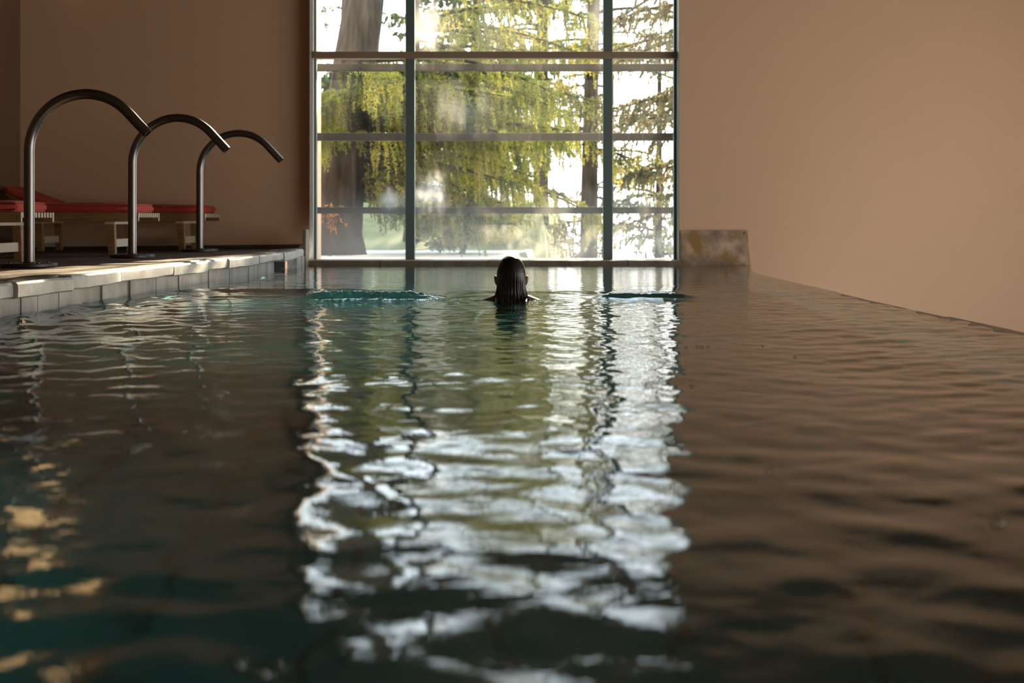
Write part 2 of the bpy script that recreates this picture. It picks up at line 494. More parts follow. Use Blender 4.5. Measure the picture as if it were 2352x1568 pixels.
# the coping's dry walked-on top is the same dark paving as the deck
bm = bmesh.new()
prev = None
for yy in np.arange(-4, 13.6, 0.1):
    xe = float(interp(yy, COPE)) - 0.055 + 0.012 * math.sin(yy * 5) + 0.01 * math.sin(yy * 13)
    ring = [bm.verts.new((xe - 0.2, yy, 0.1765)), bm.verts.new((xe - 0.1, yy, 0.1835)), bm.verts.new((xe - 0.012, yy, 0.1845)), bm.verts.new((xe, yy, 0.170))]
    if prev:
        for q in range(3): bm.faces.new((prev[q], prev[q+1], ring[q+1], ring[q]))
    prev = ring
structure('trim_2', bm, M['deck'], smooth=True)

bm = bmesh.new()
y = -4.0
NICHE = (12.10, 13.00)
while y < 13.66:
    y2 = y + rr.uniform(0.2, 0.34)
    if y < NICHE[0] < y2: y2 = NICHE[0]
    if NICHE[0] <= y < NICHE[1] - 1e-6: y = NICHE[1]; continue
    y2 = min(y2, 13.68)
    if NICHE[1] - 1e-6 <= y: xa = xb = -2.235
    else: xa, xb = float(interp(y, WALL)), float(interp(y2, WALL))
    d = rr.uniform(-0.008, 0.008)
    g = 0.003
    vs = [bm.verts.new(p) for p in ((xa - 0.1, y + g, -0.35), (xa + d, y + g, -0.35), (xb + d, y2 - g, -0.35), (xb - 0.1, y2 - g, -0.35),
                                    (xa - 0.1, y + g, 0.102), (xa + d, y + g, 0.102), (xb + d, y2 - g, 0.102), (xb - 0.1, y2 - g, 0.102))]
    for f in ((3,2,1,0),(4,5,6,7),(0,1,5,4),(1,2,6,5),(2,3,7,6),(3,0,4,7)): bm.faces.new([vs[i] for i in f])
    y = y2
structure('trim_3', bm, M['tilewall'])
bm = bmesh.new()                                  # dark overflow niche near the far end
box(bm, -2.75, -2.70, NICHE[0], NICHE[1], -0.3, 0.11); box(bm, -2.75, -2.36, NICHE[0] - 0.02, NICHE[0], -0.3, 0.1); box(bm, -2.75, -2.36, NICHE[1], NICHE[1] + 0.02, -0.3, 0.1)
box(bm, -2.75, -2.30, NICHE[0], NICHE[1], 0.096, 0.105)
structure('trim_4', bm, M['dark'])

# pool basin
bm = bmesh.new(); box(bm, -2.9, XR, YREAR, YW + 0.3, -1.45, -1.35)
structure('floor_pool', bm, M['tiles'])
bm = bmesh.new()
for (ya, yb) in ((-4, 0), (0, 6.2), (6.2, 8.7), (8.7, 11.6), (11.6, 13.9)):
    xa, xb = float(interp(ya, WALL)) - 0.015, float(interp(yb, WALL)) - 0.015
    vs = [bm.verts.new(p) for p in ((xa, ya, -1.4), (xb, yb, -1.4), (xb, yb, -0.3), (xa, ya, -0.3))]
    bm.faces.new(vs)
box(bm, -2.4, XR, YW - 0.03, YW - 0.01, -1.4, -0.07)
box(bm, -2.9, XR, YREAR, YREAR + 0.05, -1.4, 0.2)
structure('wall_pool', bm, M['poolside'])

# overflow edge along the right: stones just under the water, gutter beyond
WEIR = [(-4, 2.40), (5.55, 2.27), (7.77, 2.225), (11.0, 2.235), (11.8, 2.262), (13.7, 2.605)]
bm = bmesh.new()
y = -4.0
while y < 13.6:
    y2 = min(13.66, y + rr.uniform(0.55, 0.95))
    xa, xb = float(interp(y, WEIR)), float(interp(y2, WEIR))
    zt = -0.001 + rr.uniform(-0.005, 0.004); d = rr.uniform(-0.012, 0.012); g = 0.004
    pr = [(-0.24, -0.05), (-0.22, zt - 0.012), (-0.02, zt), (0.0, zt - 0.008), (0.012, -0.5), (-0.24, -0.5)]
    A = [bm.verts.new((xa + px + d, y + g, pz)) for px, pz in pr]; B = [bm.verts.new((xb + px + d, y2 - g, pz)) for px, pz in pr]
    for q in range(6): bm.faces.new((A[q], A[(q+1) % 6], B[(q+1) % 6], B[q]))
    bm.faces.new(A[::-1]); bm.faces.new(B)
    y = y2
structure('trim_5', bm, M['weir'])
bm = bmesh.new()
pr_ = None
for y, x in WEIR:
    p = [bm.verts.new(c) for c in ((x - 0.22, y, -0.45), (x - 0.01, y, -0.45), (x - 0.01, y, ZLOW), (x - 0.22, y, ZLOW))]
    if pr_:
        for k in range(4): bm.faces.new((pr_[k], pr_[(k+1) % 4], p[(k+1) % 4], p[k]))
    else: bm.faces.new(p[::-1])
    pr_ = p
bm.faces.new(pr_)
structure('trim_6', bm, M['poolside'])

# skirting along the left window wall
bm = bmesh.new()
LW = [(XL - 0.05, 14.09), (-3.4, 14.15), (XLW, YCOR)]
pr_ = None
for q, (x, y) in enumerate(LW):
    p = [bm.verts.new(c) for c in ((x - 0.004, y - 0.018, 0.10), (x - 0.004, y - 0.018, deck_z(x) + 0.048), (x, y + 0.01, deck_z(x) + 0.048), (x, y + 0.01, 0.10))]
    if pr_:
        for k in range(4): bm.faces.new((pr_[k], pr_[(k+1) % 4], p[(k+1) % 4], p[k]))
    else: bm.faces.new(p[::-1])
    pr_ = p
bm.faces.new(pr_)
structure('baseboard_left', bm, M['base'])

# ------------------------------------------------------------------ window
win = empty('window_1', (0, YG, 0)); prop(win, kind='structure')
def wpart(name, m, *boxes, bev=0.004):
    bm = bmesh.new()
    for b in boxes: box(bm, b[0], b[1], b[2] - YG, b[3] - YG, b[4], b[5], bev)
    return obj(name, bm, m, win)
wpart('reveal', M['reveal'], (XL - 0.04, XL + 0.003, 13.92, YG + 0.12, 0.03, ZC), bev=0.003)
wpart('reveal', M['frame'], (XRV - 0.002, XRV + 0.02, YW + 0.002, YG + 0.12, 0.03, ZT), bev=0)
wpart('frame', M['frame'], (XL + 0.002, XL + 0.03, YG - 0.03, YG + 0.05, 0.04, ZT), (XRV - 0.03, XRV - 0.002, YG - 0.03, YG + 0.05, 0.04, ZT),
      (XL, XRV, YG - 0.03, YG + 0.05, ZT - 0.06, ZT))
MX = [(-1.187, -1.085), (1.017, 1.12)]
for a_, b_ in MX: wpart('mullion', M['frame'], (a_, b_, YG - 0.05, YG + 0.06, 0.04, ZT))
ZTR = [(2.285, 2.362), (3.32, 3.48)]
for a_, b_ in ZTR: wpart('transom', M['transom'], (XL + 0.002, XRV - 0.002, YG - 0.09, YG + 0.04, a_, b_))
for a_, b_ in ((2.20, 2.284), (1.41, 1.497), (0.582, 0.655)):
    wpart('outer_bar', M['outer'], (XL - 0.3, XRV + 0.3, YG + 0.22, YG + 0.28, a_ - 0.02, b_ - 0.02))
cols = [(XL + 0.03, MX[0][0]), (MX[0][1], MX[1][0]), (MX[1][1], XRV - 0.03)]
rows = [(0.045, ZTR[0][0]), (ZTR[0][1], ZTR[1][0]), (ZTR[1][1], ZT - 0.06)]
for (xa, xb) in cols:
    for (za, zb) in rows:
        bm = bmesh.new()
        vs = [bm.verts.new(p) for p in ((xa, 0.0, za), (xb, 0.0, za), (xb, 0.0, zb), (xa, 0.0, zb))]
        bm.faces.new(vs)
        obj('glass_pane', bm, M['glass'], win)
bm = bmesh.new()                                     # sill stones, wet at the foot
x = XL - 0.06
while x < XRV + 0.01:
    x2 = min(XRV + 0.01, x + rr.uniform(0.55, 0.9))
    box(bm, x + 0.002, x2 - 0.002, YW - 0.07 + rr.uniform(-0.008, 0.008), YG + 0.12, -0.06, 0.046 + rr.uniform(-0.003, 0.003), 0.006)
    x = x2
s = structure('trim_7', bm, M['sill'])

# stone slab at the right of the window and the upright one at the left
bm = bmesh.new()
vs = [bm.verts.new(p) for p in ((1.845, YW - 0.045, -0.10), (2.617, YW - 0.045, -0.10), (2.617, YW, -0.10), (1.845, YW, -0.10),
                                (1.845, YW - 0.045, 0.376), (2.577, YW - 0.045, 0.376), (2.577, YW, 0.376), (1.845, YW, 0.376))]
fs = [bm.faces.new([vs[i] for i in f]) for f in ((3,2,1,0),(4,5,6,7),(0,1,5,4),(1,2,6,5),(2,3,7,6),(3,0,4,7))]
bmesh.ops.bevel(bm, geom=list(bm.edges), offset=0.006, segments=2, affect='EDGES')
slab = obj('stone_slab', bm, M['slab'])
prop(slab, 'mottled brown and ochre stone slab at the water right of the window', 'slab')
bm = bmesh.new()
lathe(bm, [(0.009, -0.004), (0.009, 0.003), (0.005, 0.005)], 12)
bmesh.ops.rotate(bm, cent=(0, 0, 0), matrix=Matrix.Rotation(R(90), 3, 'X'), verts=bm.verts)
bmesh.ops.translate(bm, vec=(2.54, YW - 0.046, 0.345), verts=bm.verts)
so = obj('fixing_screw', bm, M['dark'], slab); so['label'] = 'dark screw head in the upper right corner'
bm = bmesh.new()
vs = [bm.verts.new(p) for p in ((XL - 0.05, YW - 0.30, -0.05), (XL - 0.006, YW - 0.30, -0.05), (XL - 0.006, YW - 0.02, -0.05), (XL - 0.05, YW - 0.02, -0.05),
                                (XL - 0.045, YW - 0.22, 0.385), (XL - 0.012, YW - 0.22, 0.385), (XL - 0.012, YW - 0.02, 0.385), (XL - 0.045, YW - 0.02, 0.385))]
fs = [bm.faces.new([vs[i] for i in f]) for f in ((3,2,1,0),(4,5,6,7),(0,1,5,4),(1,2,6,5),(2,3,7,6),(3,0,4,7))]
bmesh.ops.bevel(bm, geom=list(bm.edges), offset=0.006, segments=2, affect='EDGES')
prop(obj('stone_slab', bm, M['sill']), 'narrow brown stone upright seen edge-on between deck and window', 'slab')

# ------------------------------------------------------------------ water
rg = np.random.default_rng(21)
SX, SY = -0.005, 7.70        # where the swimmer breaks the surface
def comps(n, l0, l1, spread, seed):
    r = np.random.default_rng(seed)
    lam = np.exp(r.uniform(math.log(l0), math.log(l1), n))
    ang = PI / 2 + r.normal(0, spread, n)
    ph = r.uniform(0, 2 * PI, n)
    return lam, ang, ph
def waves(X, Y, c, slope):
    lam, ang, ph = c
    s = slope * math.sqrt(2.0 / len(lam))
    H = np.zeros_like(X)
    for l_, a_, p_ in zip(lam, ang, ph):
        k_ = 2 * PI / l_
        H += s / k_ * np.sin(k_ * (X * math.cos(a_) + Y * math.sin(a_)) + p_)
    return H
C_BIG = comps(26, 0.40, 1.3, 0.9, 1)
C_MID = comps(80, 0.10, 0.32, 1.2, 2)
C_FINE = comps(50, 0.05, 0.11, 1.3, 3)
C_BUB = comps(70, 0.022, 0.055, 1.4, 9)
C_RT = (lambda c: (c[0], c[1] + 0.35, c[2]))(comps(40, 0.09, 0.26, 0.30, 12))
C_LAP = comps(40, 0.14, 0.42, 1.4, 8)
C_CHOP = comps(40, 0.03, 0.08, 1.3, 4)
def smooth(t): t = np.clip(t, 0, 1); return t * t * (3 - 2 * t)
def height(X, Y):
    d = np.hypot(X - SX, Y - SY)
    calm = 1 - 0.75 * smooth((Y - 7.9) / 2.2)                   # quieter beyond the swimmer
    right = 1 + 0.10 * smooth((X - 0.9) / 0.9)                  # and along the overflow edge
    near = smooth((4.2 - Y) / 3.0)
    left = 1 + 0.45 * smooth((-0.9 - X) / 0.7) * smooth((8.2 - Y) / 2.0)
    wake = np.exp(-((X - SX) / 0.85) ** 2) * smooth((SY + 0.2 - Y) / 0.5) * (1 - 0.75 * smooth((5.6 - Y) / 3.0))
    H = waves(X, Y, C_BIG, 0.010) * calm
    H += waves(X, Y, C_MID, 0.033) * left * calm * right * (0.72 + 0.32 * near)
    H += waves(X, Y, C_RT, 0.050) * smooth((X - 0.75) / 0.7) * (0.45 + 0.55 * smooth((7.5 - Y) / 4.0)) * smooth((10.5 - Y) / 2.0)
    H += waves(X, Y, C_FINE, 0.020) * calm * right * (0.55 + 1.1 * wake - 0.25 * near)
    H += waves(X, Y, C_CHOP, 0.020) * (1.6 * wake * smooth((Y - 5.0) / 2.2) + 3.4 * np.exp(-(d / 0.42) ** 2))
    # rings spreading from the swimmer
    H += 0.0016 * np.cos(2 * PI * d / 0.16) * np.exp(-((d - 0.25) / 0.8) ** 2)
    # bow waves pushed aside by the arms: bubbled crest on the left, smooth one on the right
    def ridge(x0, x1, y0, bend, hgt, sig, rough):
        t = (X - x0) / (x1 - x0)
        env = smooth(t / 0.25) * smooth((1 - t) / 0.3)
        yc = y0 + bend * (t - 0.5) ** 2
        e = np.exp(-((Y - yc) / sig) ** 2) * env
        tail = 0.5 * np.exp(-((Y - yc - 2.2 * sig) / (1.6 * sig)) ** 2) * env
        return hgt * (e + tail) + rough * e
    chop = waves(X, Y, C_CHOP, 0.12) + waves(X, Y, C_BUB, 0.26)
    H += ridge(-1.42, -0.35, 7.82, 0.25, 0.044, 0.085, 1.3 * chop)
    H += ridge(0.45, 1.25, 7.95, -0.2, 0.030, 0.075, 0.3 * chop)
    H += ridge(-2.45, -0.7, 8.75, 0.6, 0.012, 0.17, 0.15 * chop)
    H += ridge(-0.7, 1.6, 8.55, 0.3, 0.009, 0.10, 0.0)
    # ripples lapping off the left wall
    dl = X - np.interp(Y, [a for a, b in WALL], [b for a, b in WALL])
    H += 0.007 * np.sin(2 * PI * (dl * 0.8 + 0.35 * Y) / 0.19 + 1.2 * np.sin(Y * 2.3)) * np.exp(-dl / 0.9) * smooth((9.5 - Y) / 2.5)
    H += waves(X, Y, C_LAP, 0.075) * np.exp(-(np.maximum(dl, 0) / 0.75) ** 2) * (0.25 + 0.75 * smooth((9.5 - Y) / 2.0)) * smooth((13.2 - Y) / 2.0)
    # a thin broken sheet over the overflow stones
    return H
ys = [0.55]
while ys[-1] < YW - 0.03:
    ys.append(ys[-1] + (0.008 if 7.45 < ys[-1] < 8.2 else min(0.028, 0.006 + 0.0021 * ys[-1])))
ys = np.array([-3.9, -3, -2, -1, -0.4, 0.0, 0.3] + ys)
NXW = 600
xl = np.interp(ys, [a for a, b in WALL], [b for a, b in WALL]) - 0.01
xr = np.interp(ys, [a for a, b in WEIR], [b for a, b in WEIR]) + 0.012
u = np.linspace(0, 1, NXW)
XX = xl[:, None] + (xr - xl)[:, None] * u[None, :]
YY = np.repeat(ys[:, None], NXW, 1)
HH = height(XX, YY)
HH *= smooth((YY + 0.5) / 0.9)
dist_e = (xr[:, None] - XX)
HH = HH - 0.035 * smooth((0.085 + 0.025 * np.sin(YY * 7) + 0.02 * np.sin(YY * 17 + 1) - dist_e) / 0.03) * smooth((8.6 - YY) / 1.2) * (XX > 0)
edge = (u[None, :] > 0.9985) & (YY < 13.6)
HH = np.where(edge, HH - 0.05, HH)
V = np.stack([XX, YY, HH], -1).reshape(-1, 3)
nr = len(ys)
idx = np.arange(nr * NXW).reshape(nr, NXW)
F = np.stack([idx[:-1, :-1], idx[:-1, 1:], idx[1:, 1:], idx[1:, :-1]], -1).reshape(-1, 4)
def np_mesh(name, V, F):
    me = bpy.data.meshes.new(name)
    k = F.shape[1]
    me.vertices.add(len(V)); me.vertices.foreach_set('co', np.ascontiguousarray(V, dtype=np.float32).ravel())
    me.loops.add(F.size); me.loops.foreach_set('vertex_index', np.ascontiguousarray(F, dtype=np.int32).ravel())
    me.polygons.add(len(F)); me.polygons.foreach_set('loop_start', np.arange(0, F.size, k, dtype=np.int32))
    me.update(calc_edges=True)
    return me
wo = mesh_obj('pool_water', np_mesh('pool_water', V, F), M['water'], smooth=True)
prop(wo, 'rippled dark green pool water reflecting the tall window', 'water', kind='stuff')

# drops and bubbles thrown up along the bow wave and round the swimmer
V0 = []; F0 = []
ico = bmesh.new(); bmesh.ops.create_icosphere(ico, subdivisions=1, radius=1)
iv = np.array([v.co[:] for v in ico.verts]); ifc = np.array([[v.index for v in f.verts] for f in ico.faces]); ico.free()
VV, FF, off = [], [], 0
for k in range(900):
    if k < 720:
        x = rg.uniform(-1.36, -0.42); yv = 7.82 + 0.25 * ((x + 1.42) / 1.07 - 0.5) ** 2 + rg.normal(0, 0.07)
    else:
        a_ = rg.uniform(0, 2 * PI); r_ = rg.uniform(0.12, 0.42); x = SX + r_ * math.cos(a_); yv = SY + 0.7 * r_ * math.sin(a_)
    z = float(height(np.array([[x]]), np.array([[yv]]))[0, 0]) + rg.uniform(-0.001, 0.003)
    s_ = rg.uniform(0.002, 0.0045)
    VV.append(iv * s_ + np.array([x, yv, z])); FF.append(ifc + off); off += len(iv)
sp = mesh_obj('splash_drops', np_mesh('splash_drops', np.concatenate(VV), np.concatenate(FF)), M['glassy'], smooth=True)
prop(sp, 'fine water drops along the wave left of the swimmer', 'splash', kind='stuff')

bub = None
for (px, py, s_) in ((1576, 797, 0.006), (1601, 795, 0.006), (1612, 797, 0.008), (1626, 797, 0.006), (1752, 793, 0.005), (1826, 820, 0.006), (1589, 886, 0.007), (1768, 1083, 0.010), (2290, 1203, 0.011)):
    Yb = 0.5 * 2875 / (py - 503); Xb = (px - 1176) / 2875 * Yb
    zb = float(height(np.array([[Xb]]), np.array([[Yb]]))[0, 0])
    if bub is None:
        bm = bmesh.new(); lathe(bm, [(0.2, -0.35), (1, -0.3), (0.97, 0.1), (0.8, 0.45), (0.5, 0.72), (0.12, 0.84)], 20)
        bub = obj('air_bubble', bm, M['glassy'] if 'glassy' in M else M['water'], smooth=True); b_ = bub
    else:
        b_ = bub.copy(); COL.objects.link(b_)
    b_.location = (Xb, Yb, zb); b_.scale = (s_, s_, s_)
    prop(b_, 'tiny air bubble floating on the dark water right of the bright reflection', 'bubble', 'air bubbles on the water')

# ------------------------------------------------------------------ water spouts
def make_spout():
    root = empty('water_spout', (0, 0, 0))
    Rr, r, H0 = 0.405, 0.037, 0.83
    pts = [(0, 0, 0.02), (0, 0, 0.3), (0, 0, 0.6), (0, 0, H0 - 0.02)]
    for k in range(0, 41):
        a = PI - (PI / 2 + R(47)) * k / 40
        pts.append((Rr + Rr * math.cos(a), 0, H0 + Rr * math.sin(a)))
    ex, ez = pts[-1][0], pts[-1][2]
    dx, dz = math.cos(R(47)), -math.sin(R(47))
    L = 0.215
    pts += [(ex + dx * L * t, 0, ez + dz * L * t) for t in (0.25, 0.5, 0.75, 1.0)]
    bm = bmesh.new()
    rings = sweep(bm, pts, r, 28, cap=False)
    bm.faces.new(rings[0][::-1])
    # open mouth: rim and inner bore
    d = Vector((dx, 0, dz)); c = Vector(pts[-1])
    inner = [bm.verts.new(c + (v.co - c) * 0.88) for v in rings[-1]]
    deep = [bm.verts.new(c + (v.co - c) * 0.88 - d * 0.16) for v in rings[-1]]
    n = 28
    for k in range(n):
        bm.faces.new((rings[-1][k], rings[-1][(k+1) % n], inner[(k+1) % n], inner[k]))
        bm.faces.new((inner[k], inner[(k+1) % n], deep[(k+1) % n], deep[k]))
    bm.faces.new(deep)
    obj('pipe', bm, M['steel'], root, smooth=True, angle=35)
    bm = bmesh.new()
    lathe(bm, [(0.185, 0.0), (0.193, 0.003), (0.194, 0.022), (0.190, 0.027), (0.06, 0.028), (0.05, 0.030), (0.047, 0.034), (0.038, 0.035)], 56)
    obj('base_plate', bm, M['steelbase'], root, smooth=True, angle=30)
    for k in range(4):
        a = PI / 4 + k * PI / 2
        bm = bmesh.new(); lathe(bm, [(0.012, 0.027), (0.012, 0.033), (0.008, 0.036)], 6, (0.14 * math.cos(a), 0.14 * math.sin(a), 0))
        obj('bolt', bm, M['steelbase'], root)
    return root
sp0 = make_spout()
spouts = [(-3.452, 8.95, 'nearest and largest of the curved steel water spouts on the deck', 0),
          (-3.367, 11.10, 'middle curved steel water spout, its post before the red lounger end', R(-3)),
          (-3.262, 13.08, 'farthest and smallest curved steel spout, closest to the window', 0)]
for i, (x, y, lab, rz) in enumerate(spouts):
    o = sp0 if i == 0 else copy_tree(sp0)
    o.location = (x, y, deck_z(x) + 0.003); o.rotation_euler.z = rz
    prop(o, lab, 'water spout', 'curved steel water spouts along the pool edge')

# ------------------------------------------------------------------ sun loungers (local: foot end at x=0 pointing +x, near side y=0)
def make_lounger(ANG):
    root = empty('sun_lounger', (0, 0, 0))
    W, HT, FL, BL = 0.70, 0.407, 1.57, 0.62
    ca, sa = math.cos(R(ANG)), math.sin(R(ANG))
    def back(t, y, z): return (-FL - t * ca - z * sa, y, HT + t * sa + z * ca)
    for y0 in (0.0, W - 0.032):
        bm = bmesh.new(); box(bm, -FL - 0.48, 0.0, y0, y0 + 0.032, HT - 0.082, HT, 0.003)
        obj('side_rail', bm, M['wood'], root)
        bm = bmesh.new(); box(bm, -0.001, 0.0025, y0 + 0.002, y0 + 0.030, HT - 0.080, HT - 0.002, 0.001)
        obj('rail_end', bm, M['wood_lit'], root)
    ns = 10
    for k in range(ns):
        yc = 0.032 + (W - 0.064) * (k + 0.5) / ns
        bm = bmesh.new(); box(bm, -FL + 0.01, -0.004, yc - 0.020, yc + 0.020, HT - 0.045, HT - 0.002, 0.002)
        sl = obj('slat', bm, M['wood'], root)
        bm = bmesh.new(); box(bm, -0.005, -0.001, yc - 0.018, yc + 0.018, HT - 0.044, HT - 0.004, 0.001)
        obj('slat_end', bm, M['wood_lit'], sl)
    for xf in (-0.235, -1.75):
        for y0 in (0.045, W - 0.045 - 0.055):
            bm = bmesh.new()
            vs = box(bm, xf - 0.075, xf, y0, y0 + 0.055, 0.0, HT - 0.10)
            for v in vs:
                if v.co.z < 0.01: v.co.x += 0.010 if v.co.x > xf - 0.04 else 0.018
            bmesh.ops.bevel(bm, geom=list(bm.edges), offset=0.003, segments=1, affect='EDGES')
            obj('leg', bm, M['wood'], root)
        bm = bmesh.new(); box(bm, xf - 0.085, xf + 0.012, 0.02, W - 0.02, HT - 0.108, HT - 0.082, 0.003)
        obj('cross_bar', bm, M['wood_lit'], root)
        bm = bmesh.new(); box(bm, xf - 0.05, xf - 0.018, 0.10, W - 0.10, 0.085, 0.16, 0.003)
        obj('stretcher', bm, M['wood_lit'], root)
    # backrest frame and prop
    bm = bmesh.new()
    Mx = Matrix(((-ca, 0, -sa, -FL), (0, 1, 0, 0), (sa, 0, ca, HT), (0, 0, 0, 1)))
    for k in range(ns):
        yc = 0.05 + (W - 0.10) * (k + 0.5) / ns
        box(bm, 0.0, BL, yc - 0.020, yc + 0.020, -0.032, -0.002, 0.002, mat=Mx)
    box(bm, 0.30, 0.36, 0.04, W - 0.04, -0.07, -0.032, 0.002, mat=Mx)
    obj('backrest', bm, M['wood'], root)
    for yp in (0.06, W - 0.06):
        bm = bmesh.new(); sweep(bm, [back(0.33, yp, -0.05), (-FL - 0.46, yp, HT - 0.065)], 0.012, 8)
        obj('prop_bar', bm, M['wood'], root)
    # cushion in two sections with piped edges
    def pad(x0, x1, mat=None, name='cushion'):
        bm = bmesh.new()
        T = 0.082
        box(bm, x0, x1, 0.035, W - 0.035, 0.0, T)
        bmesh.ops.subdivide_edges(bm, edges=list(bm.edges), cuts=9, use_grid_fill=True)
        for v in bm.verts:
            ex = min(v.co.x - x0, x1 - v.co.x); ey = min(v.co.y - 0.035, W - 0.035 - v.co.y)
            e = min(ex, ey)
            if v.co.z > T * 0.6: v.co.z += 0.012 * min(1, e / 0.12) + 0.004 * math.sin(v.co.x * 9) * math.sin(v.co.y * 11)
            if 0.2 * T < v.co.z < 0.8 * T:
                b = 0.010
                if ex < 1e-4: v.co.x += b if v.co.x > (x0 + x1) / 2 else -b
                if ey < 1e-4: v.co.y += b if v.co.y > W / 2 else -b
        M3 = Matrix.Translation((0, 0, HT)) if mat is None else mat
        edges = [e for e in bm.edges if len(e.link_faces) == 2 and e.calc_face_angle(0) > R(55)]
        bmesh.ops.bevel(bm, geom=edges, offset=0.012, segments=3, affect='EDGES')
        for v in bm.verts: v.co = M3 @ v.co
        c = obj(name, bm, M['red'], root, smooth=True)
        for zz in (0.008, T - 0.006):
            bm = bmesh.new()
            cr = 0.03; pth = []
            for (cx, cy, a0) in ((x1 - cr, W - 0.035 - cr, 0), (x0 + cr, W - 0.035 - cr, 90), (x0 + cr, 0.035 + cr, 180), (x1 - cr, 0.035 + cr, 270)):
                for q in range(7):
                    a = R(a0 + 15 * q); pth.append(M3 @ Vector((cx + (cr + 0.002) * math.cos(a), cy + (cr + 0.002) * math.sin(a), zz)))
            pth.append(pth[0])
            sweep(bm, pth, 0.0045, 8)
            obj('piping', bm, M['piping'], c, smooth=True)
        return c
    pad(-FL + 0.005, -0.055)
    Mb = Matrix(((-ca, 0, -sa, -FL), (0, 1, 0, 0), (sa, 0, ca, HT + 0.003), (0, 0, 0, 1)))
    # mirrored matrix: keep the pad upright
    pad(0.03, BL - 0.02, Mb, 'back_cushion')
    return root
l0 = make_lounger(21)
for i, (x, y, lab) in enumerate(((-3.80, 9.68, 'nearest red cushioned lounger at the left edge, its foot behind the nearest spout'),
                                 (-3.466, 11.60, 'middle red cushioned wooden lounger, its foot end behind the middle spout'),
                                 (-3.27, 13.32, 'farthest red lounger against the wall, its raised backrest showing at far left'))):
    o = l0 if i == 0 else copy_tree(l0)
    o.location = (x, y, deck_z(x - 0.7) + 0.004)
    prop(o, lab, 'sun lounger', 'wooden sun loungers in a row on the deck')

# ------------------------------------------------------------------ swimmer
def capsule(bm, p0, r0, p1, r1, n=16):
    p0, p1 = Vector(p0), Vector(p1)
    t = (p1 - p0).normalized()
    pts, rad = [], []
    for k in range(5):
        a = PI / 2 * (1 - k / 4); pts.append(p0 - t * r0 * math.sin(a)); rad.append(max(0.0008, r0 * math.cos(a)))
    for k in range(5):
        a = PI / 2 * k / 4; pts.append(p1 + t * r1 * math.sin(a)); rad.append(max(0.0008, r1 * math.cos(a)))
    sweep(bm, pts, rad, n)
def ell(bm, c, rx, ry, rz, rot=None):
    mt = Matrix.Translation(c) @ (rot.to_4x4() if rot else Matrix.Identity(4)) @ Matrix.Diagonal((rx, ry, rz, 1))
    bmesh.ops.create_uvsphere(bm, u_segments=24, v_segments=16, radius=1, matrix=mt)
per = empty('person', (SX, 7.78, 0))
bm = bmesh.new()
# head (face turned away, towards the window)
ell(bm, (0, 0, 0.155), 0.078, 0.094, 0.108)
ell(bm, (0, 0.035, 0.085), 0.060, 0.060, 0.072)       # jaw
ell(bm, (0, 0.086, 0.045), 0.024, 0.020, 0.020)       # chin
capsule(bm, (0, 0.093, 0.135), 0.010, (0, 0.112, 0.100), 0.014, 10)  # nose
ell(bm, (0, 0.098, 0.075), 0.022, 0.010, 0.006); ell(bm, (0, 0.097, 0.066), 0.019, 0.010, 0.007)   # lips
for s in (-1, 1):
    ell(bm, (s * 0.033, 0.078, 0.138), 0.015, 0.014, 0.010)
    ell(bm, (s * 0.034, 0.084, 0.158), 0.020, 0.010, 0.006)
    ell(bm, (s * 0.045, 0.070, 0.105), 0.022, 0.018, 0.018)
    ell(bm, (s * 0.093, -0.004, 0.118), 0.013, 0.018, 0.034, Matrix.Rotation(R(s * 12), 3, 'Y'))      # ear
    ell(bm, (s * 0.086, 0.004, 0.092), 0.007, 0.009, 0.012)
capsule(bm, (0, -0.012, 0.07), 0.056, (0, -0.045, -0.03), 0.060)
